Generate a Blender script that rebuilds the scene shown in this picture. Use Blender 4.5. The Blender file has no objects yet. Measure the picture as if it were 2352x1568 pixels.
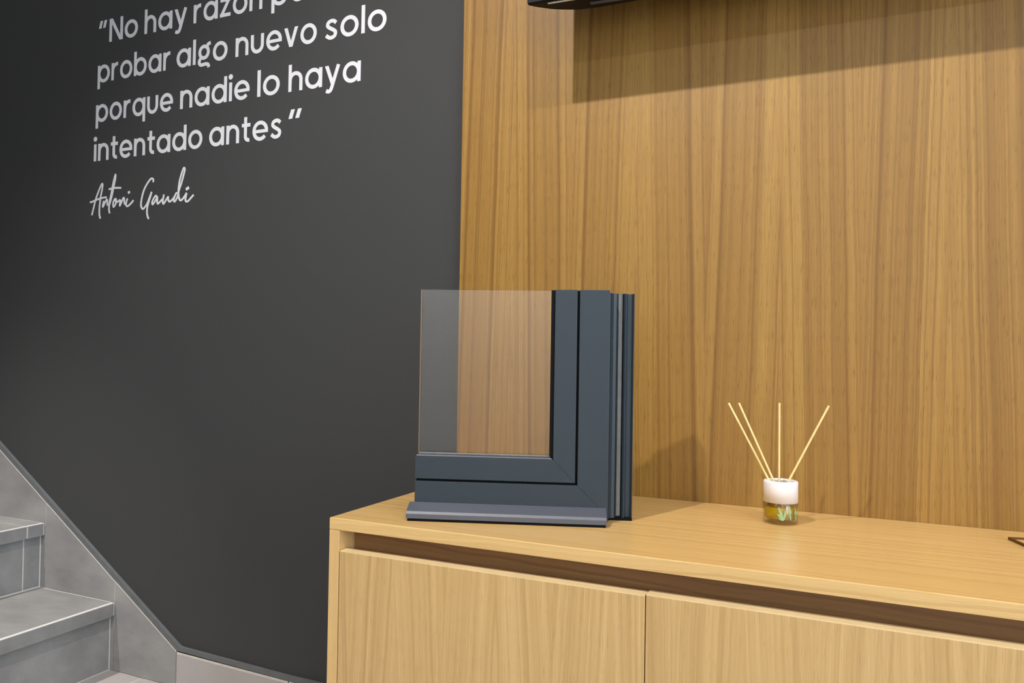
import bpy, bmesh, math, random
from mathutils import Vector, Matrix

scene = bpy.context.scene
COL = scene.collection
random.seed(7)
PI = math.pi

# ------------------------------------------------------------------ camera
CAM = Vector((0.0, -1.3906, 0.8324))
YAW, PITCH, ROLL, FPX = 0.4228, -0.0151, 0.0159, 1765.66
cam_d = bpy.data.cameras.new('camera')
cam = bpy.data.objects.new('camera', cam_d)
COL.objects.link(cam)
fw = Vector((-math.sin(YAW) * math.cos(PITCH), math.cos(YAW) * math.cos(PITCH), -math.sin(PITCH)))
rt = Vector((math.cos(YAW), math.sin(YAW), 0))
up = rt.cross(fw)
r2 = rt * math.cos(ROLL) + up * math.sin(ROLL)
u2 = -rt * math.sin(ROLL) + up * math.cos(ROLL)
M3 = Matrix((r2, u2, -fw)).transposed()
cam.matrix_world = Matrix.Translation(CAM) @ M3.to_4x4()
cam_d.sensor_width = 36.0
cam_d.sensor_fit = 'HORIZONTAL'
cam_d.lens = 36.0 * FPX / 2352.0
cam_d.clip_start = 0.05
scene.camera = cam

# ------------------------------------------------------------------ room dimensions
X0, X1 = -3.45, 3.2          # left / right wall
Y0, YD = -3.7, 0.02          # shop front / dark back wall
ZC = 2.62                    # ceiling

# ------------------------------------------------------------------ world, lights, exposure
world = bpy.data.worlds.new('world')
scene.world = world
world.use_nodes = True
bgn = world.node_tree.nodes['Background']
bgn.inputs[0].default_value = (0.80, 0.90, 1.0, 1)
bgn.inputs[1].default_value = 1.0

def area(name, loc, aim, sx, sy, power, col):
    l = bpy.data.lights.new(name, 'AREA')
    l.shape = 'RECTANGLE'; l.size = sx; l.size_y = sy
    l.energy = power; l.color = col
    o = bpy.data.objects.new(name, l); COL.objects.link(o)
    o.location = loc
    o.rotation_euler = (Vector(aim) - Vector(loc)).to_track_quat('-Z', 'Y').to_euler()
    return o

# daylight entering through the shop window in the side wall
area('daylight_side_window', (X1 - 0.06, -2.3, 1.35), (-1.6, -1.2, 0.6), 1.8, 1.9, 110, (0.66, 0.83, 1.0))

view = scene.view_settings
view.view_transform = 'Standard'
view.look = 'None'
view.gamma = 1.0
view.use_curve_mapping = False
view.exposure = 0.0
if hasattr(scene, 'cycles'):
    scene.cycles.max_bounces = 9
    scene.cycles.caustics_reflective = False
    scene.cycles.caustics_refractive = False

# (x, y, power, cone degrees, aim) of the recessed ceiling downlights and the added spots
DOWNLIGHTS = [
    (-0.80, -1.50, 134, 100, (-0.50, -0.40, 0.0)),
    (0.02, -1.50, 42, 112, (0.05, -0.6, 0.0)),
    (0.86, -1.50, 40, 112, (0.7, -0.6, 0.0)),
    (-2.05, -0.95, 215, 58, (-2.05, -0.85, 0.0)),  # added spot, placed to brighten the stair treads below
    (-0.10, -2.60, 215, 92, (0.0, -3.65, 0.6)),  # added spot, brightens the white wall mirrored in the glass pane
    (1.10, -2.60, 165, 92, (0.7, -3.65, 0.6)),  # added as well, widens the bright wall that the pane mirrors
    (-0.30, -3.45, 24, 74, (-0.1, 0.0, 0.9)),
    (0.90, -3.45, 24, 74, (0.6, 0.0, 0.9)),
]
LIGHT_COL = (1.0, 0.97, 0.935)

# ------------------------------------------------------------------ helpers
def nd(nt, typ, **kw):
    n = nt.nodes.new(typ)
    for k, v in kw.items():
        setattr(n, k, v)
    return n

def new_mat(name):
    m = bpy.data.materials.new(name)
    m.use_nodes = True
    return m, m.node_tree, m.node_tree.nodes['Principled BSDF']

def math_n(nt, op, a, b=None, c=None, clamp=False):
    n = nt.nodes.new('ShaderNodeMath'); n.operation = op; n.use_clamp = clamp
    for i, v in enumerate((a, b, c)):
        if v is None: continue
        if isinstance(v, (int, float)): n.inputs[i].default_value = v
        else: nt.links.new(v, n.inputs[i])
    return n.outputs[0]

def mix_n(nt, fac, a, b, blend='MIX'):
    n = nt.nodes.new('ShaderNodeMix'); n.data_type = 'RGBA'; n.blend_type = blend
    for sock, v in ((n.inputs[0], fac), (n.inputs[6], a), (n.inputs[7], b)):
        if isinstance(v, (int, float)): sock.default_value = v
        elif isinstance(v, tuple): sock.default_value = (*v, 1) if len(v) == 3 else v
        else: nt.links.new(v, sock)
    return n.outputs[2]

def ramp_n(nt, fac, stops):
    n = nt.nodes.new('ShaderNodeValToRGB')
    e = n.color_ramp.elements
    while len(e) < len(stops): e.new(0.5)
    for i, (p, v) in enumerate(stops):
        e[i].position = p
        e[i].color = (v, v, v, 1) if not isinstance(v, tuple) else (*v, 1)
    nt.links.new(fac, n.inputs[0])
    return n.outputs[0]

def simple_mat(name, col, rough=0.5, metal=0.0, spec=0.5, bump=0.0, bscale=300.0, var=0.0, vscale=8.0):
    m, nt, b = new_mat(name)
    b.inputs['Roughness'].default_value = rough
    b.inputs['Metallic'].default_value = metal
    b.inputs['Specular IOR Level'].default_value = spec
    tc = nd(nt, 'ShaderNodeTexCoord')
    n = nd(nt, 'ShaderNodeTexNoise'); n.inputs['Scale'].default_value = vscale; n.inputs['Detail'].default_value = 4
    nt.links.new(tc.outputs['Object'], n.inputs['Vector'])
    f = ramp_n(nt, n.outputs['Fac'], [(0.3, 1 - var), (0.7, 1 + var)])
    c = mix_n(nt, 1.0, col, f, 'MULTIPLY')
    nt.links.new(c, b.inputs['Base Color'])
    if bump:
        n2 = nd(nt, 'ShaderNodeTexNoise'); n2.inputs['Scale'].default_value = bscale
        nt.links.new(tc.outputs['Object'], n2.inputs['Vector'])
        bp = nd(nt, 'ShaderNodeBump'); bp.inputs['Strength'].default_value = bump; bp.inputs['Distance'].default_value = 0.001
        nt.links.new(n2.outputs['Fac'], bp.inputs['Height'])
        nt.links.new(bp.outputs[0], b.inputs['Normal'])
    return m

def wood_mat(name, light, mid, dark, lat='X', grain='Z', half=0.127, orig=-0.631, slope=0.03, gref=1.0,
             rough=0.42, profile=None, line_amt=1.0, rnd=0.0, spec=0.4, fine=1.0, coat=0.0, wav=0.022, med_amt=0.34, gfreq=2.2):
    """bookmatched veneer: grain runs along `grain`, leaves are mirrored across `lat`"""
    m, nt, b = new_mat(name)
    L = nt.links
    tc = nd(nt, 'ShaderNodeTexCoord')
    sp = nd(nt, 'ShaderNodeSeparateXYZ'); L.new(tc.outputs['Object'], sp.inputs[0])
    def ax(a):
        if len(a) == 1: return sp.outputs[a]
        return math_n(nt, 'ADD', sp.outputs[a[0]], sp.outputs[a[1]])
    la, ga = ax(lat), ax(grain)
    if rnd:
        oi = nd(nt, 'ShaderNodeObjectInfo')
        la = math_n(nt, 'ADD', la, math_n(nt, 'MULTIPLY', oi.outputs['Random'], rnd))
    # slow waviness of the grain
    cv = nd(nt, 'ShaderNodeCombineXYZ')
    L.new(math_n(nt, 'MULTIPLY', la, 5.0), cv.inputs[0]); L.new(math_n(nt, 'MULTIPLY', ga, gfreq), cv.inputs[1])
    nw = nd(nt, 'ShaderNodeTexNoise'); nw.inputs['Scale'].default_value = 1.0; nw.inputs['Detail'].default_value = 2.5
    L.new(cv.outputs[0], nw.inputs['Vector'])
    warp = math_n(nt, 'MULTIPLY', math_n(nt, 'SUBTRACT', nw.outputs['Fac'], 0.5), wav)
    s0 = math_n(nt, 'SUBTRACT', la, orig)
    s = math_n(nt, 'PINGPONG', s0, half)
    idx = math_n(nt, 'FLOOR', math_n(nt, 'DIVIDE', s0, half))
    phi = math_n(nt, 'ADD', s, math_n(nt, 'MULTIPLY', math_n(nt, 'SUBTRACT', ga, gref), slope))
    phi = math_n(nt, 'ADD', phi, warp)
    # broad tone across one leaf
    t = math_n(nt, 'DIVIDE', math_n(nt, 'ADD', phi, 0.05), half + 0.08, clamp=True)
    prof = ramp_n(nt, t, profile or [(0.0, 0.75), (0.25, 0.85), (0.45, 0.7), (0.7, 0.62), (1.0, 0.75)])
    # medium and fine lines that follow the leaf
    def n1(scale, detail, off):
        n = nd(nt, 'ShaderNodeTexNoise', noise_dimensions='2D')
        n.inputs['Scale'].default_value = 1.0; n.inputs['Detail'].default_value = detail
        c = nd(nt, 'ShaderNodeCombineXYZ')
        L.new(math_n(nt, 'MULTIPLY', phi, scale), c.inputs[0])
        L.new(math_n(nt, 'ADD', math_n(nt, 'MULTIPLY', idx, 0.35), math_n(nt, 'ADD', math_n(nt, 'MULTIPLY', ga, 0.35), off)), c.inputs[1])
        L.new(c.outputs[0], n.inputs['Vector'])
        return n.outputs['Fac']
    med = ramp_n(nt, n1(110, 3, 0.0), [(0.3, 0.0), (0.7, 1.0)])
    lines = ramp_n(nt, n1(240, 2, 4.3), [(0.54, 0.0), (0.66, 1.0)])
    # fibres and pores
    def fib(sl, sg, det, off):
        n = nd(nt, 'ShaderNodeTexNoise'); n.inputs['Scale'].default_value = 1.0; n.inputs['Detail'].default_value = det
        c = nd(nt, 'ShaderNodeCombineXYZ')
        L.new(math_n(nt, 'MULTIPLY', math_n(nt, 'ADD', la, warp), sl), c.inputs[0]); L.new(math_n(nt, 'MULTIPLY', ga, sg), c.inputs[1]); c.inputs[2].default_value = off
        L.new(c.outputs[0], n.inputs['Vector'])
        return n.outputs['Fac']
    f1 = ramp_n(nt, fib(700, 9, 2, 0.0), [(0.35, 0.0), (0.68, 1.0)])
    pores = ramp_n(nt, fib(900, 34, 1, 3.0), [(0.62, 0.0), (0.74, 1.0)])
    # assemble
    tone = math_n(nt, 'ADD', prof, math_n(nt, 'MULTIPLY', math_n(nt, 'SUBTRACT', med, 0.5), med_amt), clamp=True)
    col = ramp_n(nt, tone, [(0.0, dark), (0.5, mid), (1.0, light)])
    col = mix_n(nt, math_n(nt, 'MULTIPLY', lines, 0.42 * line_amt), col, dark)
    col = mix_n(nt, math_n(nt, 'MULTIPLY', f1, 0.30 * fine), col, tuple(c * 0.72 for c in mid))
    col = mix_n(nt, math_n(nt, 'MULTIPLY', pores, 0.40 * fine), col, tuple(c * 0.8 for c in dark))
    L.new(col, b.inputs['Base Color'])
    b.inputs['Roughness'].default_value = rough
    b.inputs['Specular IOR Level'].default_value = spec
    if coat:
        b.inputs['Coat Weight'].default_value = coat; b.inputs['Coat Roughness'].default_value = 0.22
    bp = nd(nt, 'ShaderNodeBump'); bp.inputs['Strength'].default_value = 0.10; bp.inputs['Distance'].default_value = 0.0005
    L.new(f1, bp.inputs['Height']); L.new(bp.outputs[0], b.inputs['Normal'])
    return m

# ------------------------------------------------------------------ materials
PROF = [(0.0, 0.60), (0.10, 0.80), (0.24, 0.84), (0.41, 0.90), (0.435, 0.30), (0.46, 0.62), (0.56, 0.52), (0.66, 0.58),
        (0.725, 0.40), (0.745, 0.26), (0.765, 0.74), (0.81, 0.78), (0.86, 0.55), (1.0, 0.62)]
M_PANEL = wood_mat('teak_veneer_wall', (0.352, 0.195, 0.044), (0.272, 0.139, 0.028), (0.138, 0.057, 0.010),
                   profile=PROF, slope=0.022, gref=0.98, rough=0.45, wav=0.011, line_amt=1.0, fine=1.65, med_amt=0.34)
OL, OM, OD = (0.60, 0.392, 0.168), (0.51, 0.318, 0.126), (0.31, 0.175, 0.060)
M_TOP = wood_mat('oak_veneer_top', (0.79, 0.515, 0.20), (0.69, 0.425, 0.150), (0.46, 0.24, 0.065), lat='Y', grain='X', half=0.2,
                 orig=-0.55, slope=0.012, gref=0, rough=0.33, line_amt=0.8, fine=0.8, spec=0.5, coat=0.25, wav=0.014, med_amt=0.5)
M_EDGE = wood_mat('oak_edge_band', (0.70, 0.47, 0.20), (0.61, 0.385, 0.15), (0.40, 0.22, 0.075), lat='Z', grain='X', half=0.05,
                  orig=0.0, slope=0.030, gref=-0.4, rough=0.4, line_amt=0.9, fine=0.4, wav=0.030, gfreq=4.0, med_amt=0.55)
M_DOOR = wood_mat('oak_veneer_door', OL, OM, OD, half=0.083, orig=-0.79, slope=0.05, gref=0.4, rough=0.42,
                  line_amt=0.6, fine=0.9, med_amt=0.5, wav=0.022)
M_SIDE = wood_mat('oak_veneer_side', (0.66, 0.43, 0.18), (0.58, 0.36, 0.14), (0.42, 0.24, 0.08), lat='XY', half=0.09, slope=0.02, rough=0.42,
                  line_amt=0.4, fine=0.5)
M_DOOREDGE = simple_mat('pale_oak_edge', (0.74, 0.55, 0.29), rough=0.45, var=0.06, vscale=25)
M_RAIL_SHADED = wood_mat('oak_veneer_recess_shaded', (0.30, 0.152, 0.056), (0.23, 0.112, 0.039), (0.13, 0.058, 0.020), lat='Z', grain='X', half=0.06,
                  orig=0.4, slope=0.03, gref=-0.4, rough=0.5, line_amt=0.9, fine=0.6, wav=0.03, gfreq=3.5, med_amt=0.6)  # oak darkened: the shade of the recess is put into its colour

M_DARK = simple_mat('charcoal_wallpaper', (0.040, 0.0395, 0.039), rough=0.72, spec=0.35, bump=0.25, bscale=900, var=0.05, vscale=500)
M_WHITEWALL = simple_mat('white_paint', (0.78, 0.77, 0.74), rough=0.8, var=0.01)
M_CEIL = simple_mat('ceiling_paint', (0.80, 0.79, 0.77), rough=0.85, var=0.01)
M_LETTER = simple_mat('white_vinyl', (0.66, 0.645, 0.665), rough=0.5, var=0.01)
M_GROUT = simple_mat('pale_grout', (0.58, 0.56, 0.53), rough=0.9, var=0.05, vscale=60)
M_TILEEDGE = simple_mat('bare_tile_edge', (0.52, 0.47, 0.42), rough=0.8, var=0.08, vscale=90)
M_FLOORTILE = simple_mat('grey_floor_tile', (0.36, 0.33, 0.31), rough=0.45, bump=0.06, bscale=120, var=0.10, vscale=4)
M_SEAL = simple_mat('grey_sealant', (0.105, 0.108, 0.108), rough=0.7, var=0.08, vscale=40)
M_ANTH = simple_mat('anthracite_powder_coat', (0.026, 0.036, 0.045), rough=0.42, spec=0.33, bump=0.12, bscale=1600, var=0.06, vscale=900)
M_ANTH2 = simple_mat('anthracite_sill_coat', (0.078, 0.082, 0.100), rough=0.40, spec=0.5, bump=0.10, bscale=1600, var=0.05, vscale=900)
M_ALU = simple_mat('grey_seal_strip', (0.14, 0.145, 0.138), rough=0.5, var=0.12, vscale=60)
M_RUBBER = simple_mat('black_rubber', (0.004, 0.004, 0.005), rough=0.6, spec=0.1, var=0.05)
M_GASK = simple_mat('grey_glazing_bead', (0.10, 0.095, 0.11), rough=0.22, spec=0.9, var=0.02)
M_TV = simple_mat('black_plastic', (0.004, 0.004, 0.005), rough=0.5, spec=0.2, var=0.03)
M_SCREEN = simple_mat('screen_glass', (0.004, 0.004, 0.005), rough=0.08, spec=0.6, var=0.01)
M_TVGLINT = simple_mat('vent_glint', (0.75, 0.73, 0.70), rough=0.4, var=0.15, vscale=200)  # light reflecting off the vent slot, put into a bright base colour
M_CAP = simple_mat('white_cap', (0.86, 0.83, 0.84), rough=0.45, var=0.01)
M_REED = simple_mat('rattan_reed', (0.83, 0.63, 0.28), rough=0.7, var=0.08, vscale=200)
M_LEAF = simple_mat('printed_leaf_green', (0.30, 0.42, 0.18), rough=0.5, var=0.12, vscale=200)
M_LEAFD = simple_mat('printed_leaf_dark', (0.06, 0.12, 0.10), rough=0.5, var=0.1, vscale=200)
M_PEDGE = simple_mat('tan_pane_edge', (0.30, 0.20, 0.11), rough=0.4, var=0.05)
M_TRIM = simple_mat('brown_edging', (0.13, 0.058, 0.018), rough=0.7, spec=0.1, var=0.1, vscale=40)
M_LAMPRING = simple_mat('downlight_ring', (0.8, 0.8, 0.8), rough=0.4, var=0.01)
M_FRAME = simple_mat('shop_window_frame', (0.05, 0.055, 0.06), rough=0.4, var=0.02)

def tile_mat():
    m, nt, b = new_mat('concrete_look_tile')
    tc = nd(nt, 'ShaderNodeTexCoord')
    mp = nd(nt, 'ShaderNodeMapping'); mp.inputs['Scale'].default_value = (5, 9, 9)
    nt.links.new(tc.outputs['Object'], mp.inputs[0])
    n = nd(nt, 'ShaderNodeTexNoise'); n.inputs['Scale'].default_value = 1.0; n.inputs['Detail'].default_value = 7; n.inputs['Roughness'].default_value = 0.65
    nt.links.new(mp.outputs[0], n.inputs['Vector'])
    c = ramp_n(nt, n.outputs['Fac'], [(0.30, (0.188, 0.180, 0.174)), (0.5, (0.24, 0.230, 0.222)), (0.72, (0.30, 0.288, 0.276))])
    nt.links.new(c, b.inputs['Base Color'])
    b.inputs['Roughness'].default_value = 0.5
    b.inputs['Specular IOR Level'].default_value = 0.4
    return m
M_TILE = tile_mat()

def schlick(nt, f0):
    lw = nd(nt, 'ShaderNodeLayerWeight'); lw.inputs['Blend'].default_value = 0.5
    return math_n(nt, 'ADD', math_n(nt, 'MULTIPLY', math_n(nt, 'POWER', lw.outputs['Facing'], 5.0), 1.0 - f0), f0, clamp=True)

def pane_mat():
    m, nt, b = new_mat('clear_glass_pane')
    nt.nodes.remove(b)
    out = nt.nodes['Material Output']
    tr = nd(nt, 'ShaderNodeBsdfTransparent'); tr.inputs[0].default_value = (0.995, 0.995, 0.995, 1)
    gl = nd(nt, 'ShaderNodeBsdfGlossy'); gl.inputs['Roughness'].default_value = 0.0
    f = schlick(nt, 0.046)
    mx = nd(nt, 'ShaderNodeMixShader')
    nt.links.new(f, mx.inputs[0]); nt.links.new(tr.outputs[0], mx.inputs[1]); nt.links.new(gl.outputs[0], mx.inputs[2])
    nt.links.new(mx.outputs[0], out.inputs[0])
    return m
M_PANE = pane_mat()

def glass_mat(name, col, rough=0.0, ior=1.45):
    m, nt, b = new_mat(name)
    b.inputs['Base Color'].default_value = (*col, 1)
    b.inputs['Roughness'].default_value = rough
    b.inputs['IOR'].default_value = ior
    b.inputs['Transmission Weight'].default_value = 1.0
    return m
def clear_mat(name, tint, f0, body=None, body_amt=0.0, rough=0.0):
    # thin clear shell: see-through with a Fresnel sheen, optionally with a coloured, light-scattering body
    m, nt, b = new_mat(name)
    nt.nodes.remove(b)
    out = nt.nodes['Material Output']
    tr = nd(nt, 'ShaderNodeBsdfTransparent'); tr.inputs[0].default_value = (*tint, 1)
    base = tr.outputs[0]
    if body:
        tl = nd(nt, 'ShaderNodeBsdfTranslucent'); tl.inputs[0].default_value = (*body, 1)
        df_ = nd(nt, 'ShaderNodeBsdfDiffuse'); df_.inputs[0].default_value = (*body, 1)
        m1 = nd(nt, 'ShaderNodeMixShader'); m1.inputs[0].default_value = 0.5
        nt.links.new(tl.outputs[0], m1.inputs[1]); nt.links.new(df_.outputs[0], m1.inputs[2])
        m2 = nd(nt, 'ShaderNodeMixShader'); m2.inputs[0].default_value = body_amt
        nt.links.new(base, m2.inputs[1]); nt.links.new(m1.outputs[0], m2.inputs[2])
        base = m2.outputs[0]
    gl = nd(nt, 'ShaderNodeBsdfGlossy'); gl.inputs['Roughness'].default_value = rough
    mx = nd(nt, 'ShaderNodeMixShader')
    nt.links.new(schlick(nt, f0), mx.inputs[0]); nt.links.new(base, mx.inputs[1]); nt.links.new(gl.outputs[0], mx.inputs[2])
    nt.links.new(mx.outputs[0], out.inputs[0])
    return m
M_BOTTLE = clear_mat('clear_bottle_glass', (0.93, 0.93, 0.90), 0.045)
M_OIL = clear_mat('amber_fragrance_oil', (0.99, 0.80, 0.06), 0.01, body=(0.98, 0.70, 0.004), body_amt=0.62)
M_INSERT = simple_mat('frosted_neck_insert', (0.62, 0.57, 0.53), rough=0.3, var=0.05)

# ------------------------------------------------------------------ mesh helpers
def link(o, parent=None):
    COL.objects.link(o)
    if parent is not None: o.parent = parent
    return o

def mesh_obj(name, verts, faces, mat, parent=None, smooth=False):
    me = bpy.data.meshes.new(name)
    me.from_pydata([tuple(v) for v in verts], [], faces)
    me.materials.append(mat)
    if smooth:
        for p in me.polygons: p.use_smooth = True
    me.update()
    return link(bpy.data.objects.new(name, me), parent)

def bm_obj(name, bm, mat, parent=None, smooth=False):
    me = bpy.data.meshes.new(name)
    bm.normal_update(); bm.to_mesh(me); bm.free()
    me.materials.append(mat)
    if smooth:
        for p in me.polygons: p.use_smooth = True
    return link(bpy.data.objects.new(name, me), parent)

def box(name, lo, hi, mat, parent=None, bevel=0.0, seg=2):
    bm = bmesh.new()
    bmesh.ops.create_cube(bm, size=1)
    for v in bm.verts:
        v.co = Vector([lo[i] + (v.co[i] + 0.5) * (hi[i] - lo[i]) for i in range(3)])
    if bevel:
        bmesh.ops.bevel(bm, geom=bm.edges[:] , offset=bevel, segments=seg, affect='EDGES', profile=0.5)
    return bm_obj(name, bm, mat, parent)

def prism(name, poly, axis, a, b, mat, parent=None, bevel=0.0, smooth=False):
    """extrude 2-D polygon along axis: 'z' poly=(x,y); 'y' poly=(x,z); 'x' poly=(y,z)"""
    def P(p, h):
        return {'z': (p[0], p[1], h), 'y': (p[0], h, p[1]), 'x': (h, p[0], p[1])}[axis]
    n = len(poly)
    bm = bmesh.new()
    v0 = [bm.verts.new(P(p, a)) for p in poly]; v1 = [bm.verts.new(P(p, b)) for p in poly]
    bm.faces.new(v0); bm.faces.new(v1[::-1])
    for i in range(n):
        j = (i + 1) % n
        bm.faces.new((v0[i], v1[i], v1[j], v0[j]))
    bmesh.ops.recalc_face_normals(bm, faces=bm.faces[:])
    if bevel:
        bmesh.ops.bevel(bm, geom=bm.edges[:], offset=bevel, segments=2, affect='EDGES', profile=0.5)
    return bm_obj(name, bm, mat, parent, smooth)

def lathe(name, prof, mat, parent=None, n=64, smooth=True, loc=(0, 0, 0)):
    verts, faces, rings = [], [], []
    for r, z in prof:
        if r <= 1e-6:
            rings.append([len(verts)]); verts.append((loc[0], loc[1], loc[2] + z))
        else:
            rings.append(list(range(len(verts), len(verts) + n)))
            verts += [(loc[0] + r * math.cos(2 * PI * i / n), loc[1] + r * math.sin(2 * PI * i / n), loc[2] + z) for i in range(n)]
    for a, b in zip(rings, rings[1:]):
        for i in range(n):
            j = (i + 1) % n
            if len(a) == 1 and len(b) == 1: continue
            if len(a) == 1: faces.append((a[0], b[j], b[i]))
            elif len(b) == 1: faces.append((a[i], a[j], b[0]))
            else: faces.append((a[i], a[j], b[j], b[i]))
    return mesh_obj(name, verts, faces, mat, parent, smooth)

def rod(name, p, q, r, mat, parent=None, n=12):
    p, q = Vector(p), Vector(q)
    d = (q - p).normalized(); a = d.orthogonal().normalized(); b = d.cross(a)
    vs = [p + r * (a * math.cos(2 * PI * i / n) + b * math.sin(2 * PI * i / n)) for i in range(n)]
    vs += [v + (q - p) for v in vs]
    fs = [(i, (i + 1) % n, n + (i + 1) % n, n + i) for i in range(n)] + [tuple(range(n))[::-1], tuple(range(n, 2 * n))]
    return mesh_obj(name, vs, fs, mat, parent)

def empty(name, loc=(0, 0, 0), rz=0.0):
    o = bpy.data.objects.new(name, None); COL.objects.link(o)
    o.location = loc; o.rotation_euler = (0, 0, rz); o.empty_display_size = 0.05
    return o

def tag(o, label, cat, group=None):
    o['label'] = label; o['category'] = cat
    if group: o['group'] = group
    return o

def struct(o, label=None, cat=None):
    o['kind'] = 'structure'
    if label: o['label'] = label
    if cat: o['category'] = cat
    return o

# ------------------------------------------------------------------ room shell
XP = -0.7462                  # left edge of the wood panel and the sideboard
fl = struct(box('floor', (X0 - 0.1, Y0 - 0.1, -0.12), (X1 + 0.1, YD + 0.12, -0.0015), M_GROUT), 'grey tiled shop floor with pale joints', 'floor')
me_tile = None
for ix in range(11):
    for iy in range(12):
        x, y = X0 + ix * 0.604, YD - 0.6 - iy * 0.604
        if x > X1 - 0.05: continue
        if me_tile is None:
            t0 = box('floor_tile', (0, 0, -0.01), (0.6, 0.6, 0.0), M_FLOORTILE, fl, bevel=0.001, seg=1)
            t0.location = (x, y, 0); me_tile = t0.data
        else:
            t = bpy.data.objects.new('floor_tile', me_tile); link(t, fl); t.location = (x, y, 0)
struct(box('ceiling', (X0 - 0.1, Y0 - 0.1, ZC), (X1 + 0.1, YD + 0.12, ZC + 0.1), M_CEIL), 'plain white ceiling above the showroom', 'ceiling')
struct(box('wall_back', (X0 - 0.1, YD, 0), (X1 + 0.1, YD + 0.12, ZC), M_DARK), 'charcoal papered wall carrying the white lettering', 'wall')
struct(box('wall_left', (X0 - 0.1, Y0, 0), (X0, YD, ZC), M_DARK), 'charcoal wall at the head of the stairs', 'wall')

def wall_with_window(name, axis, pos, thick, a0, a1, w0, w1, z0, z1, label):
    """rectangular ring wall around one window opening"""
    outer = [(a0, 0), (a1, 0), (a1, ZC), (a0, ZC)]; inner = [(w0, z0), (w1, z0), (w1, z1), (w0, z1)]
    bm = bmesh.new()
    P = (lambda p, d: (pos + d, p[0], p[1])) if axis == 'x' else (lambda p, d: (p[0], pos + d, p[1]))
    R = [[bm.verts.new(P(p, d)) for p in ring] for d in (0, thick) for ring in (outer, inner)]
    for i in range(4):
        j = (i + 1) % 4
        bm.faces.new((R[0][i], R[0][j], R[1][j], R[1][i]))
        bm.faces.new((R[2][i], R[2][j], R[3][j], R[3][i]))
        bm.faces.new((R[0][i], R[0][j], R[2][j], R[2][i]))
        bm.faces.new((R[1][i], R[1][j], R[3][j], R[3][i]))
    bmesh.ops.recalc_face_normals(bm, faces=bm.faces[:])
    return struct(bm_obj(name, bm, M_WHITEWALL), label, 'wall')
wall_with_window('wall_right', 'x', X1, 0.1, Y0, YD, -3.2, -1.4, 0.4, 2.3, 'white side wall with a shop window')
struct(box('wall_front', (X0 - 0.1, Y0 - 0.1, 0), (X1 + 0.1, Y0, ZC), M_WHITEWALL), 'plain white wall opposite the sideboard', 'wall')

def shop_window(name, axis, pos, w0, w1, z0, z1, n, label):
    r = struct(empty(name), label, 'window')
    t = 0.03
    def bar(nm, a, b, c, d, mat, th):
        if axis == 'x': box(nm, (pos - th, a, c), (pos + th, b, d), mat, r)
        else: box(nm, (a, pos - th, c), (b, pos + th, d), mat, r)
    bar('window_frame', w0, w1, z0, z0 + 0.05, M_FRAME, t); bar('window_frame', w0, w1, z1 - 0.05, z1, M_FRAME, t)
    for k in range(n + 1):
        c = w0 + 0.025 + (w1 - w0 - 0.05) * k / n
        bar('mullion', c - 0.025, c + 0.025, z0 + 0.05, z1 - 0.05, M_FRAME, t)
        if k < n:
            e = w0 + 0.025 + (w1 - w0 - 0.05) * (k + 1) / n
            bar('pane', c + 0.025, e - 0.025, z0 + 0.05, z1 - 0.05, M_PANE, 0.003)
shop_window('window_1', 'x', X1 + 0.05, -3.2, -1.4, 0.4, 2.3, 2, 'dark framed shop window in the side wall')

struct(box('wall_panel', (XP, 0.0, 0.0), (2.2, YD - 0.0005, ZC), M_PANEL, bevel=0.0006, seg=1),
       'tall bookmatched wood veneer panel covering the wall behind the sideboard', 'panel')

# ------------------------------------------------------------------ ceiling downlights and added spots
DL_LABELS = ['recessed ceiling downlight near the left edge of the wood panel', 'recessed ceiling downlight above the reed diffuser',
             'recessed ceiling downlight above the right end of the sideboard', 'added ceiling spot brightening the stair treads',
             'added ceiling spot brightening the middle of the opposite white wall', 'added ceiling spot brightening the opposite wall beside the window',
             'recessed ceiling downlight close to the opposite wall on the stair side', 'recessed ceiling downlight close to the opposite wall on the window side']
for i, (x, y, pw, cone, aim) in enumerate(DOWNLIGHTS):
    r = tag(empty('ceiling_downlight', (x, y, ZC)), DL_LABELS[i], 'downlight', 'ceiling downlights')
    lathe('ring', [(0.036, -0.001), (0.052, -0.001), (0.052, -0.006), (0.046, -0.010), (0.038, -0.008), (0.036, -0.001)], M_LAMPRING, r, 32)
    l = bpy.data.lights.new('downlight_bulb', 'SPOT')
    l.energy = pw; l.color = LIGHT_COL; l.spot_size = math.radians(cone); l.spot_blend = 0.6; l.shadow_soft_size = 0.022
    lo = bpy.data.objects.new('downlight_bulb', l); COL.objects.link(lo)
    lo.location = (x, y, ZC - 0.03)
    lo.rotation_euler = (Vector(aim) - Vector((x, y, ZC))).to_track_quat('-Z', 'Y').to_euler()

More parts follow.
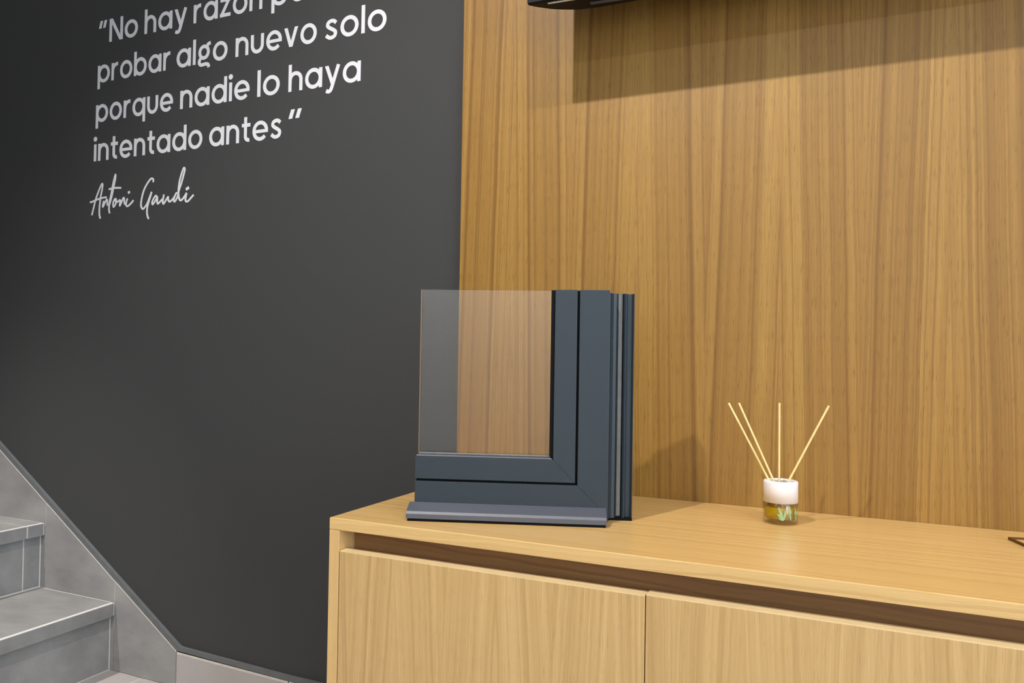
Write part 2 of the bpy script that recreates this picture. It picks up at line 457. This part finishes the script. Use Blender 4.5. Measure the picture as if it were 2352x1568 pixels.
# ------------------------------------------------------------------ stairs
RISE, RUN, XR, OV, TT = 0.175, 0.2783, -1.7509, 0.014, 0.034
NST, YS = 6, -1.15
stair = tag(empty('staircase', (0, 0, 0)), 'grey tiled staircase climbing left along the charcoal wall', 'stairs')
poly = [(XR - 0.0008, 0.0)]
for k in range(NST):
    poly += [(XR - 0.0008 - k * RUN, (k + 1) * RISE - 0.0008), (XR - 0.0008 - (k + 1) * RUN, (k + 1) * RISE - 0.0008)]
poly += [(XR - 0.0008 - NST * RUN, 0.0)]
prism('stair_core', poly, 'y', YS + 0.004, YD - 0.012, M_GROUT, stair)
YW = YD - 0.0125              # where the stair tiles stop against the skirting
joints = [[-0.58], [-0.041, -0.641], [-0.34, -0.94], [-0.58], [-0.041, -0.641], [-0.34, -0.94]]
for k in range(NST):
    xr = XR - k * RUN; z0 = k * RISE; z1 = (k + 1) * RISE
    ys = [YW - 0.002] + joints[k] + [YS]
    for a, b in zip(ys, ys[1:]):
        box('riser_tile', (xr - 0.010, b + 0.0016, z0 + 0.003), (xr, a - 0.0016, z1 - TT), M_TILE, stair, bevel=0.0006, seg=1)
        box('tread_tile', (xr - RUN + 0.003, b + 0.0016, z1 - 0.0098), (xr + OV - 0.0105, a - 0.0016, z1), M_TILE, stair)
        box('nosing_tile', (xr + OV - 0.010, b + 0.0016, z1 - TT), (xr + OV, a - 0.0016, z1 - 0.0012), M_TILE, stair, bevel=0.0005, seg=1)
    box('nosing_joint', (xr + OV - 0.0105, YS + 0.002, z1 - 0.0016), (xr + OV - 0.0004, YW - 0.002, z1 - 0.0003), M_GROUT, stair)
    box('nosing_core', (xr - 0.010, YS + 0.003, z1 - TT + 0.002), (xr + OV - 0.0008, YW - 0.001, z1 - 0.0018), M_GROUT, stair)

# sloping and level tiled skirting on the charcoal wall
SK0, SK1 = YD - 0.0005, YD - 0.011
sk = struct(empty('baseboard_back', (0, 0, 0)), 'grey tile skirting stepping down beside the stairs', 'skirting')
sl = 0.642
XE, ZE = -1.521, 0.0865       # where the slope meets the level skirting
def top(x): return ZE + (XE - x) * sl
xs_j = [XE, -1.741, -2.0155, -2.292, -2.570, -2.848, -3.127, X0 + 0.003]
for a, b in zip(xs_j, xs_j[1:]):
    lo_z = max(0.0, min(0.0 if b > XR - 0.02 else (math.floor((XR - b - 0.001) / RUN)) * RISE, 1.05))
    lo_z = 0.001 if lo_z <= 0 else lo_z - 0.01
    p = prism('skirting_tile', [(a - 0.0008, lo_z), (b + 0.0008, lo_z), (b + 0.0008, top(b) - 0.0012), (a - 0.0008, top(a) - 0.0012)], 'y', SK0, SK1, M_TILE, sk, bevel=0.0004)
    q = prism('tile_edge', [(a - 0.0006, top(a) - 0.0010), (b + 0.0006, top(b) - 0.0010), (b + 0.0006, top(b)), (a - 0.0006, top(a))], 'y', SK1 + 0.0017, SK1 + 0.0002, M_TILEEDGE, sk)
prism('skirting_grout', [(XE - 0.004, 0.002), (X0 + 0.004, 0.9), (X0 + 0.004, top(X0 + 0.004) - 0.003), (XE - 0.004, top(XE - 0.004) - 0.003)], 'y', SK0 + 0.0001, SK1 + 0.0008, M_GROUT, sk)
xf = [XE, -1.1735, XP + 0.02, -0.3]
for a, b in zip(xf, xf[1:]):
    za, zb_ = (ZE - 0.002 if a == XE else 0.0772), 0.0772
    prism('skirting_tile', [(a + 0.0012, 0.001), (b - 0.0012, 0.001), (b - 0.0012, zb_ - 0.004), (a + 0.0012, za - 0.004)], 'y', SK0, SK1, M_FLOORTILE, sk, bevel=0.0004)
    prism('tile_edge', [(a + 0.002, za - 0.0038), (b - 0.0015, zb_ - 0.0038), (b - 0.0015, zb_ + 0.0008), (a + 0.002, za + 0.0008)], 'y', SK1 + 0.0017, SK1 - 0.0002, M_TILEEDGE, sk)
# grey sealant line on the wall just above the skirting
XT = X0 + 0.003
struct(prism('trim_1', [(XT, top(XT) - 0.0006), (XE - 0.001, ZE - 0.0006), (XE + 0.003, ZE + 0.0012), (-1.1735, 0.0782), (XP + 0.02, 0.0782),
                        (XP + 0.02, 0.0885), (-1.1735, 0.0892), (XE + 0.010, ZE + 0.0112), (XE + 0.001, ZE + 0.0150), (XT, top(XT) + 0.0145)],
             'y', YD - 0.0003, SK1 + 0.0020, M_SEAL), 'thin grey sealant strip along the top of the stair skirting', 'trim')

# ------------------------------------------------------------------ sideboard
HT, TTOP, DC = 0.573, 0.018, 0.412
YF = -DC
XR_END = 1.215 + 0.0195
sb = tag(empty('sideboard', (0, 0, 0)), 'long low oak sideboard with plain doors against the wood panel', 'sideboard')
box('side_panel', (XP, YF, 0.06), (XP + 0.0185, -0.002, HT - TTOP - 0.0006), M_SIDE, sb, bevel=0.0005, seg=1)
box('side_panel', (XR_END - 0.0185, YF, 0.06), (XR_END, -0.002, HT - TTOP - 0.0006), M_SIDE, sb, bevel=0.0005, seg=1)
box('recess_rail', (XP + 0.0187, YF + 0.040, 0.44), (XR_END - 0.0187, YF + 0.056, HT - TTOP - 0.0006), M_RAIL_SHADED, sb)
box('carcass_bottom', (XP + 0.0187, YF + 0.024, 0.062), (XR_END - 0.0187, -0.004, 0.080), M_SIDE, sb)
box('carcass_back', (XP + 0.0187, -0.012, 0.082), (XR_END - 0.0187, -0.004, HT - TTOP - 0.001), M_SIDE, sb)
box('plinth', (XP + 0.03, YF + 0.05, 0.0), (XR_END - 0.03, -0.03, 0.0598), M_RUBBER, sb)
dx = [XP + 0.0193, -0.2464, 0.2340, 0.7145, XR_END - 0.0185]
for i, (a, b) in enumerate(zip(dx, dx[1:])):
    zt = 0.5235 + (0.0015 if i == 1 else 0.0)
    box('door', (a + 0.0007, YF, 0.062), (b - 0.0007, YF + 0.0215, zt - 0.0009), M_DOOR, sb, bevel=0.0005, seg=1)
    box('edge_band', (a + 0.0007, YF + 0.0003, zt - 0.0009), (b - 0.0007, YF + 0.0213, zt), M_DOOREDGE, sb)
for x in dx[1:4]:
    box('partition', (x - 0.009, YF + 0.058, 0.082), (x + 0.009, -0.014, HT - TTOP - 0.001), M_SIDE, sb)

wt = tag(empty('worktop', (0, 0, 0)), 'glossy oak worktop laid along the top of the sideboard', 'worktop')
box('board', (XP, YF + 0.0012, HT - TTOP), (XR_END, -0.0005, HT), M_TOP, wt, bevel=0.0008, seg=2)
box('edge_band', (XP, YF, HT - TTOP), (XR_END, YF + 0.0012, HT - 0.0005), M_EDGE, wt, bevel=0.0004, seg=1)

# ------------------------------------------------------------------ window corner sample
AN = 0.3329
ws = tag(empty('window_corner_sample', (-0.6289, -0.379, HT), AN), 'anthracite aluminium window corner sample with a glass pane and sill', 'window sample')
W, S, ZB, ZT, XI, ZI, XL = 0.3054, 0.026, 0.0250, 0.3586, 0.2230, 0.0955, 0.0075

def member(name, u0, u1, y0, y1, kind, mat, gap=0.00012, ztop=ZT, xl=XL, bev=0.0005):
    """mitred bar of the L shaped corner: u is the offset outward from the inner corner (XI, ZI)"""
    if kind == 'stile':
        p = [(XI + u0, ztop), (XI + u1, ztop), (XI + u1, ZI - u1 + gap), (XI + u0, ZI - u0 + gap)]
    else:
        p = [(xl, ZI - u0), (XI + u0 - gap, ZI - u0), (XI + u1 - gap, ZI - u1), (xl, ZI - u1)]
    return prism(name, p, 'y', y0, y1, mat, ws, bevel=bev)
GW = 0.0385                    # sash width up to the groove
US = 0.0342
UO = 0.0838                    # outer edge
for kind in ('stile', 'rail'):
    member('sash_' + kind, 0.0, US, S, S + 0.050, kind, M_ANTH)
    member('frame_' + kind, GW - 0.0006, UO, S + 0.0002, S + 0.056, kind, M_ANTH)
    member('groove_gasket', US - 0.002, GW + 0.002, S + 0.007, S + 0.040, kind, M_RUBBER, bev=0.0, ztop=ZT - 0.0008, xl=XL + 0.001)
member('glazing_gasket', -0.0062, 0.0, S + 0.0035, S + 0.020, 'stile', M_RUBBER, bev=0.0004, ztop=ZT - 0.0007)
member('glazing_bead', -0.0030, 0.0, S + 0.0016, S + 0.0105, 'rail', M_GASK, bev=0.0010, xl=XL + 0.001)
member('glazing_bead', -0.0060, -0.0029, S + 0.0085, S + 0.0125, 'rail', M_ALU, bev=0.0012, xl=XL + 0.0035)
box('glass_pane', (XL + 0.0025, S + 0.0130, ZI - 0.010), (XI + 0.012, S + 0.0190, ZT - 0.0006), M_PANE, ws)
box('pane_edge_strip', (XL + 0.0022, S + 0.0131, ZI + 0.004), (XL + 0.0026, S + 0.0189, ZT - 0.0008), M_PEDGE, ws)  # wood colour showing in the glass edge, painted on as a tan strip
# sloping sill
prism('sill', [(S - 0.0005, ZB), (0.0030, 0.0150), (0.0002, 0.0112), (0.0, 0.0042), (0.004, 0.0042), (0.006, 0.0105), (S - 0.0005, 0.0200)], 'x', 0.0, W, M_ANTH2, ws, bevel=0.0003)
prism('sill_underlay', [(0.0015, 0.0), (0.0015, 0.0040), (S + 0.04, 0.0040), (S + 0.04, 0.0)], 'x', 0.002, W - 0.001, M_RUBBER, ws)
# rear frame: stepped profile seen beside the outer stile
XO = XI + UO
ZR = 0.0045
def rear(name, pts, mat, z0=ZR, z1=0.3555, smooth=False):
    return prism(name, [(XO + x, S + y) for x, y in pts], 'z', z0, z1, mat, ws, smooth=smooth)
rear('rear_cover', [(-0.004, 0.008), (0.0012, 0.010), (0.0022, 0.018), (0.004, 0.024), (0.007, 0.0275), (0.0115, 0.029), (0.0128, 0.0285), (0.0128, 0.0345), (0.0, 0.0345), (-0.004, 0.030)], M_ANTH)
rear('gasket_strip', [(0.0135, 0.0300), (0.0150, 0.0275), (0.0178, 0.0270), (0.0206, 0.0300), (0.0206, 0.0360), (0.0135, 0.0360)], M_ALU, z0=ZR + 0.004)
rear('rear_flange', [(0.0, 0.0365), (0.0215, 0.0365), (0.0222, 0.0330), (0.0232, 0.0300), (0.0240, 0.0290), (0.0250, 0.0305), (0.0258, 0.0295), (0.0268, 0.0300), (0.0275, 0.0360),
                     (0.0300, 0.0380), (0.0360, 0.0385), (0.0380, 0.0340), (0.0388, 0.0325), (0.0398, 0.0330), (0.0402, 0.0500), (0.0, 0.0500)], M_ANTH)
rear('rear_body', [(-0.004, 0.0502), (0.038, 0.0502), (0.038, 0.060), (-0.004, 0.060)], M_ANTH, z0=ZR + 0.001, z1=0.354)
box('rear_foot', (XO - 0.002, S + 0.031, 0.0), (XO + 0.0398, S + 0.059, ZR - 0.0002), M_RUBBER, ws)

# ------------------------------------------------------------------ reed diffuser
DCX, DCY = -0.1088, -0.111
df = tag(empty('reed_diffuser', (DCX, DCY, HT)), 'small glass reed diffuser with white cap and four reeds', 'diffuser')
RB = 0.0262
lathe('glass_bottle', [(0, 0.0003), (RB - 0.0035, 0.0003), (RB - 0.0012, 0.0012), (RB, 0.0035), (RB, 0.0330), (RB - 0.003, 0.0360), (0.0145, 0.0385), (0.0145, 0.0650),
                       (0.0125, 0.0650), (0.0125, 0.0375), (RB - 0.0042, 0.0345), (RB - 0.0022, 0.0320), (RB - 0.0022, 0.0095), (RB - 0.0045, 0.0078), (0, 0.0072)], M_BOTTLE, df)
lathe('fragrance_oil', [(0, 0.0074), (RB - 0.0046, 0.0080), (RB - 0.0024, 0.0097), (RB - 0.0024, 0.0258), (0, 0.0258)], M_OIL, df)
lathe('cap', [(0.0150, 0.0345), (RB - 0.0002, 0.0335), (RB - 0.0002, 0.0640), (RB - 0.0006, 0.0656), (RB - 0.0016, 0.0662), (0.0160, 0.0662), (0.0150, 0.0654), (0.0150, 0.0345)], M_CAP, df)
lathe('neck_insert', [(0, 0.0600), (0.0125, 0.0600), (0.0149, 0.0615), (0.0149, 0.0560), (0, 0.0560)], M_INSERT, df, 32)
vd = Vector((DCX - CAM.x, DCY - CAM.y, 0)).normalized()
rv = Vector((vd.y, -vd.x, 0))
# reeds: (lateral, forward, z) at the foot and at the tip
for (l0, f0, z0), (l1, f1, z1) in (((0.012, -0.006, 0.010), (-0.0815, 0.020, 0.1835)),
                                   ((0.0135, 0.006, 0.010), (-0.0640, -0.010, 0.1860)),
                                   ((-0.002, 0.010, 0.010), (-0.0030, -0.008, 0.1880)),
                                   ((-0.0155, -0.004, 0.010), (0.0685, -0.010, 0.1865))):
    rod('reed', rv * l0 + vd * f0 + Vector((0, 0, z0)), rv * l1 + vd * f1 + Vector((0, 0, z1)), 0.00165, M_REED, df)
# printed olive leaves wrapped round the glass
def leaf(ang, z, length, width, tilt, mat):
    a0 = math.atan2(-vd.y, -vd.x) + ang
    R_ = RB + 0.00025
    vs, n = [], 8
    for i in range(n + 1):
        t = i / n; w = width * math.sin(PI * min(1, t * 0.97 + 0.02)) ** 0.8
        for sgn in (-1, 1):
            du = sgn * w * 0.5; dl = t * length
            x = du * math.cos(tilt) - dl * math.sin(tilt); zz = du * math.sin(tilt) + dl * math.cos(tilt)
            vs.append((R_ * math.cos(a0 + x / R_), R_ * math.sin(a0 + x / R_), z + zz))
    fs = [(2 * i, 2 * i + 1, 2 * i + 3, 2 * i + 2) for i in range(n)]
    o = mesh_obj('printed_leaf', vs, fs, mat, df)
    sm = o.modifiers.new('thickness', 'SOLIDIFY'); sm.thickness = 0.00015
# a positive x runs to the viewer's right when the angle increases counter-clockwise
for ang, z, ln, wd, ti, mt in ((0.20, 0.0095, 0.021, 0.0042, 0.42, M_LEAF), (0.20, 0.0095, 0.014, 0.0036, 0.85, M_LEAF), (0.22, 0.0095, 0.016, 0.0030, -0.12, M_LEAF), (0.20, 0.0085, 0.009, 0.0026, 1.2, M_LEAF),
                               (0.62, 0.0085, 0.022, 0.0042, 0.10, M_LEAF), (0.70, 0.0085, 0.012, 0.0030, 0.15, M_LEAFD), (1.00, 0.0085, 0.020, 0.0036, 0.05, M_LEAF),
                               (1.02, 0.0090, 0.010, 0.0030, 0.30, M_LEAFD), (1.08, 0.0085, 0.013, 0.0036, 0.40, M_LEAF), (1.30, 0.018, 0.010, 0.0030, -0.5, M_LEAF), (1.30, 0.016, 0.010, 0.0032, 0.9, M_LEAF),
                               (-2.2, 0.0095, 0.020, 0.0042, 0.3, M_LEAF), (-2.6, 0.0095, 0.018, 0.0040, -0.2, M_LEAF)):
    leaf(ang, z, ln, wd, ti, mt)

# ------------------------------------------------------------------ thin edged board at the right of the worktop
tb = tag(empty('edged_board', (0.2012, -0.0712, HT), math.radians(18.0)), 'thin wooden board with brown edging lying at the right of the worktop', 'board')
bw = 0.12
box('board_face', (0.0022, -bw + 0.0022, 0.0002), (bw - 0.0022, -0.0036, 0.0014), M_TOP, tb)
box('edging', (0.0, -0.0036, 0.0002), (bw, 0.0, 0.0040), M_TRIM, tb)
box('edging', (0.0, -bw, 0.0002), (0.0022, -0.0036, 0.0040), M_TRIM, tb)
box('edging', (bw - 0.0022, -bw, 0.0002), (bw, -0.0036, 0.0040), M_TRIM, tb)
box('edging', (0.0022, -bw, 0.0002), (bw - 0.0022, -bw + 0.0022, 0.0040), M_TRIM, tb)

# ------------------------------------------------------------------ television
tv = tag(empty('television', (0, 0, 0)), 'black wall mounted television above the sideboard', 'television')
ZTV, HTV, XA, XB = 1.447, 0.56, -0.5361, 0.50
left = [(XA, -0.1526), (XA + 0.001, -0.1505), (-0.5296, -0.1444), (-0.5205, -0.1361), (-0.5048, -0.1231), (-0.4877, -0.1134), (-0.4700, -0.1060), (-0.4551, -0.1012), (-0.42, -0.0972)]
mx = XA + XB
right = [(mx - x, y) for x, y in left[::-1]]
prism('housing', left + right, 'z', ZTV, ZTV + HTV, M_TV, tv, bevel=0.0008)
box('bezel', (XA, -0.1575, ZTV + 0.0005), (XB, -0.1528, ZTV + HTV), M_TV, tv, bevel=0.0015)
box('screen', (XA + 0.012, -0.1585, ZTV + 0.022), (XB - 0.012, -0.1576, ZTV + HTV - 0.012), M_SCREEN, tv)
box('wall_bracket', (-0.22, -0.0970, ZTV + 0.16), (0.18, -0.0010, ZTV + 0.40), M_TV, tv, bevel=0.003)
def slot(name, a, b, w, mat):
    a, b = Vector((*a, 0)), Vector((*b, 0)); d = (b - a).normalized(); p = Vector((-d.y, d.x, 0)) * w * 0.5
    prism(name, [(v.x, v.y) for v in (a - p, b - p, b + p, a + p)], 'z', ZTV - 0.0008, ZTV + 0.0004, mat, tv)
slot('vent_slot', (-0.5010, -0.1462), (-0.30, -0.1370), 0.0042, M_TVGLINT)
slot('label_plate', (-0.4320, -0.1185), (-0.36, -0.1130), 0.0085, M_ANTH2)

# ------------------------------------------------------------------ wall lettering
UX = 0.0458                    # x-height in metres
SW = 0.198
ASC, DESC, CAP = 1.385, -0.37, 1.33
def arc(cx, cy, r, a0, a1, n=20, ry=None):
    ry = ry or r
    return [(cx + r * math.cos(math.radians(a0 + (a1 - a0) * i / n)), cy + ry * math.sin(math.radians(a0 + (a1 - a0) * i / n))) for i in range(n + 1)]
h = SW / 2
RC = 0.525 - h
def st(x, a, b): return ('s', [(x, a), (x, b)], SW)
def ring(cx, cy=0.5, r=RC, w=SW): return ('s', arc(cx, cy, r, 0, 360, 40), w)
def par(x0, y0, x1, y1, w=SW):   # slanted bar with level ends
    dx_, dy_ = x1 - x0, y1 - y0
    k = w * 0.5 * math.hypot(dx_, dy_) / abs(dy_)
    return ('p', [(x0 - k, y0), (x0 + k, y0), (x1 + k, y1), (x1 - k, y1)])
def bar(x0, x1, y, w): return ('p', [(x0, y - w / 2), (x1, y - w / 2), (x1, y + w / 2), (x0, y + w / 2)])
ARCH = [(h, 0.30)] + arc(0.455, 0.566, 0.349, 180, 0, 18) + [(0.804, 0.0)]
def dot(x, y, r): return ('p', arc(x, y, r, 0, 345, 23))
def smooth(pts, k=6):
    out = []
    P = [pts[0]] + list(pts) + [pts[-1]]
    for i in range(1, len(P) - 2):
        p0, p1, p2, p3 = P[i - 1:i + 3]
        for j in range(k):
            t = j / k
            out.append(tuple(0.5 * (2 * p1[c] + (p2[c] - p0[c]) * t + (2 * p0[c] - 5 * p1[c] + 4 * p2[c] - p3[c]) * t * t + (3 * p1[c] - p0[c] - 3 * p2[c] + p3[c]) * t ** 3) for c in (0, 1)))
    out.append(tuple(pts[-1]))
    return out
G = {
    'o': (1.05, [ring(0.525)]),
    'ó': (1.05, [ring(0.525), par(0.46, 1.12, 0.62, 1.42, 0.2)]),
    'a': (1.07, [ring(0.525), st(1.07 - h, 0, 1.0)]),
    'd': (1.07, [ring(0.525), st(1.07 - h, 0, ASC)]),
    'q': (1.07, [ring(0.525), st(1.07 - h, DESC, 1.0)]),
    'b': (1.07, [ring(0.545), st(h, 0, ASC)]),
    'p': (1.07, [ring(0.545), st(h, DESC, 1.0)]),
    'n': (0.91, [st(h, 0, 1.0), ('s', ARCH, SW)]),
    'h': (0.91, [st(h, 0, ASC), ('s', ARCH, SW)]),
    'r': (0.60, [st(h, 0, 1.0), ('s', [(h, 0.35)] + arc(0.50, 0.53, 0.394, 180, 82, 12), SW)]),
    'u': (0.91, [('s', [(h, 1.0)] + arc(0.455, 0.434, 0.349, 180, 360, 18) + [(0.804, 1.0)], SW)]),
    'v': (0.92, [par(0.11, 1.0, 0.46, 0.0), par(0.81, 1.0, 0.46, 0.0)]),
    'y': (0.94, [par(0.11, 1.0, 0.50, 0.04), ('s', [(0.835, 1.0), (0.50, 0.07)] + smooth([(0.44, -0.10), (0.36, -0.24), (0.24, -0.29), (0.10, -0.24)], 5), SW)]),
    'e': (1.04, [('s', arc(0.525, 0.5, RC, 0, 318, 36), SW), bar(0.12, 1.045, 0.475, 0.17)]),
    's': (0.76, [('s', smooth([(0.66, 0.79), (0.53, 0.90), (0.35, 0.915), (0.19, 0.83), (0.17, 0.68), (0.32, 0.56), (0.50, 0.46), (0.63, 0.34), (0.60, 0.17), (0.46, 0.085), (0.28, 0.09), (0.08, 0.22)], 5), SW * 0.95)]),
    'i': (SW, [st(h, 0, 1.0), dot(h, 1.30, 0.145)]),
    'l': (SW, [st(h, 0, ASC)]),
    't': (0.60, [('s', [(0.27, 1.32), (0.27, 0.36)] + arc(0.49, 0.32, 0.22, 180, 285, 10), SW), bar(0.02, 0.60, 0.89, 0.19)]),
    'z': (0.80, [bar(0.04, 0.76, 0.905, 0.19), bar(0.02, 0.79, 0.095, 0.19), par(0.15, 0.12, 0.64, 0.88, 0.19)]),
    'g': (0.95, [ring(0.46, 0.60, 0.315, 0.195), ('s', smooth([(0.68, 0.82), (0.74, 0.99), (0.93, 1.05)], 5), 0.19),
                 ('s', smooth([(0.27, 0.34), (0.14, 0.18), (0.13, 0.02), (0.28, -0.08), (0.55, -0.06), (0.76, -0.10), (0.84, -0.26)], 6), 0.19)]),
    'N': (1.10, [st(h, 0, CAP), st(1.10 - h, 0, CAP), par(0.13, CAP, 0.97, 0.0, 0.2)]),
    '“': (0.60, [par(0.09, 0.90, 0.20, CAP, 0.165), par(0.40, 0.90, 0.51, CAP, 0.165)]),
    '”': (0.66, [par(0.09, 0.90, 0.22, CAP + 0.04, 0.18), par(0.44, 0.90, 0.57, CAP + 0.04, 0.18)]),
}
def stroke_quads(pts, w):
    n = len(pts); Ls, Rs = [], []
    closed = math.dist(pts[0], pts[-1]) < 1e-6
    for i in range(n):
        a = pts[i - 1] if i > 0 else (pts[-2] if closed else pts[0])
        b = pts[i + 1] if i < n - 1 else (pts[1] if closed else pts[-1])
        p = pts[i]
        d1 = Vector((p[0] - a[0], p[1] - a[1])); d2 = Vector((b[0] - p[0], b[1] - p[1]))
        if d1.length < 1e-9: d1 = d2
        if d2.length < 1e-9: d2 = d1
        d1.normalize(); d2.normalize()
        t = (d1 + d2)
        t = t.normalized() if t.length > 1e-6 else d1
        nn = Vector((-t.y, t.x)); m = w * 0.5 / max(0.55, nn.dot(Vector((-d1.y, d1.x))))
        Ls.append((p[0] + nn.x * m, p[1] + nn.y * m)); Rs.append((p[0] - nn.x * m, p[1] - nn.y * m))
    return Ls, Rs
def letter_mesh(prims, kx, ky, mat, parent, x, z, name='letter', depth=0.0008):
    vs, fs = [], []
    for k, pr in enumerate(prims):
        d = depth + 0.00006 * k       # overlapping strokes sit a hair above each other
        if pr[0] == 's':
            Ls, Rs = stroke_quads(pr[1], pr[2]); loops = None
            n = len(Ls); b = len(vs)
            for f_ in (1.0, 0.0):
                vs += [(p[0] * kx, -f_ * (d + 4e-6 * i), p[1] * ky) for i, p in enumerate(Ls)] + [(p[0] * kx, -f_ * (d + 4e-6 * i), p[1] * ky) for i, p in enumerate(Rs)]
            for i in range(n - 1):
                fs.append((b + i, b + n + i, b + n + i + 1, b + i + 1))
                fs.append((b + i, b + i + 1, b + 2 * n + i + 1, b + 2 * n + i))
                fs.append((b + n + i, b + 3 * n + i, b + 3 * n + i + 1, b + n + i + 1))
            for i in (0, n - 1):
                fs.append((b + i, b + 2 * n + i, b + 3 * n + i, b + n + i))
        else:
            P = pr[1]; n = len(P); b = len(vs)
            for dd in (d, 0.0):
                vs += [(p[0] * kx, -dd, p[1] * ky) for p in P]
            fs.append(tuple(range(b, b + n)))
            for i in range(n):
                j = (i + 1) % n
                fs.append((b + i, b + n + i, b + n + j, b + j))
    o = mesh_obj(name, vs, fs, mat, parent)
    o.location = (x, 0, z)
    return o

QUOTE = [
    (1.6431, [('“', -1.8646, -1.8342), ('No', -1.8236, -1.7176), ('hay', -1.6928, -1.5442), ('razón', -1.5214, -1.3008), ('para', -1.2727, None), ('no', None, None)]),
    (1.5382, [('probar', -1.8647, -1.5973), ('algo', -1.5761, -1.4073), ('nuevo', -1.3813, -1.1379), ('solo', -1.1148, -0.9484)]),
    (1.4326, [('porque', -1.8682, -1.5863), ('nadie', -1.5609, -1.3352), ('lo', -1.3106, -1.2430), ('haya', -1.2169, -1.0142)]),
    (1.3279, [('intentado', -1.8725, -1.4834), ('antes', -1.4604, -1.2345), ('”', -1.2146, -1.1768)]),
]
YL = YD - 0.0001
wq = tag(empty('wall_quotation', (-1.87, YL, 1.3279)), 'white sans serif quotation in four lines on the charcoal wall', 'lettering')
GAP = 0.165
for zb_, words in QUOTE:
    cur = None
    for wd, a, b in words:
        adv = sum(G[c][0] for c in wd) + GAP * (len(wd) - 1)
        if a is None: a = cur + 0.024
        if b is None: b = a + adv * UX * 0.985
        k = (b - a) / adv
        w = empty('word', (a + 1.87, 0, zb_ - 1.3279)); w.parent = wq
        x = 0.0
        for c in wd:
            letter_mesh(G[c][1], k, UX, M_LETTER, w, x * k, 0.0)
            x += G[c][0] + GAP
        cur = b

SIG_A = [
 [[(249,-163),(324,69),(397,276),(505,489),(574,604),(615,651),(642,629),(627,510),(583,343),(553,155),(537,-14),(543,-165),(582,-272)], [(166,201),(225,192),(384,231),(557,265),(729,283),(807,278)]],
 [[(703,195),(670,97),(672,37),(720,104),(789,204),(824,212),(837,126),(851,51)]],
 [[(936,-154),(904,-57),(908,52),(931,200),(982,375),(1019,551),(1069,726),(1115,851),(1130,821),(1112,713),(1062,528),(1012,333),(960,178),(921,81)], [(879,487),(1006,503),(1161,506),(1344,492)]],
 [[(1115,207),(1061,131),(1065,32),(1086,11),(1148,76),(1173,164),(1150,215),(1101,193),(1188,133),(1244,139),(1327,183)]],
 [[(1348,172),(1309,76),(1318,31),(1384,140),(1437,220),(1466,203),(1475,114),(1499,44)]],
 [[(1591,199),(1552,109),(1541,31),(1590,-7),(1652,14),(1746,76),(1813,135)], [(1630,384),(1646,322)]],
]
SIG_B = [
 [[(2508,551),(2513,613),(2472,650),(2412,636),(2308,542),(2205,405),(2142,264),(2099,101),(2090,-14),(2126,-90),(2174,-112),(2240,-68),(2312,10),(2381,141),(2438,252),(2463,308)], [(2463,308),(2426,195),(2364,45),(2321,-87),(2312,-212),(2335,-310),(2381,-385)]],
 [[(2654,160),(2613,197),(2548,139),(2491,46),(2506,-17),(2578,41),(2642,123),(2667,159),(2670,73),(2671,15),(2705,-11),(2776,37),(2853,99)]],
 [[(2896,211),(2879,116),(2862,22),(2890,-28),(2948,26),(3042,134),(3050,76),(3078,26),(3117,14),(3207,65),(3294,154)]],
 [[(3357,206),(3325,209),(3270,118),(3246,34),(3280,4),(3336,57),(3385,148),(3419,278),(3491,442),(3562,635),(3602,773),(3588,826),(3556,814),(3508,715),(3449,559),(3415,410),(3401,251),(3411,127),(3445,49),(3491,18),(3566,60),(3640,139),(3683,193)]],
 [[(3683,193),(3654,91),(3644,17),(3683,-23),(3746,-9),(3833,60),(3919,129)], [(3655,279),(3755,324)]],
]
sg = tag(empty('wall_signature', (-1.9, YL, 1.2)), 'white handwritten signature below the wall quotation', 'lettering')
for word in (SIG_A, SIG_B):
    w = empty('word'); w.parent = sg
    for L_ in word:
        prims = []
        for s_ in L_:
            wd = 0.0072 if len(s_) == 2 else 0.0050
            prims.append(('s', smooth([(x * 1e-4, z * 1e-4) for x, z in s_], 5), wd))
        letter_mesh(prims, 1.0, 1.0, M_LETTER, w, 0.0, 0.0)
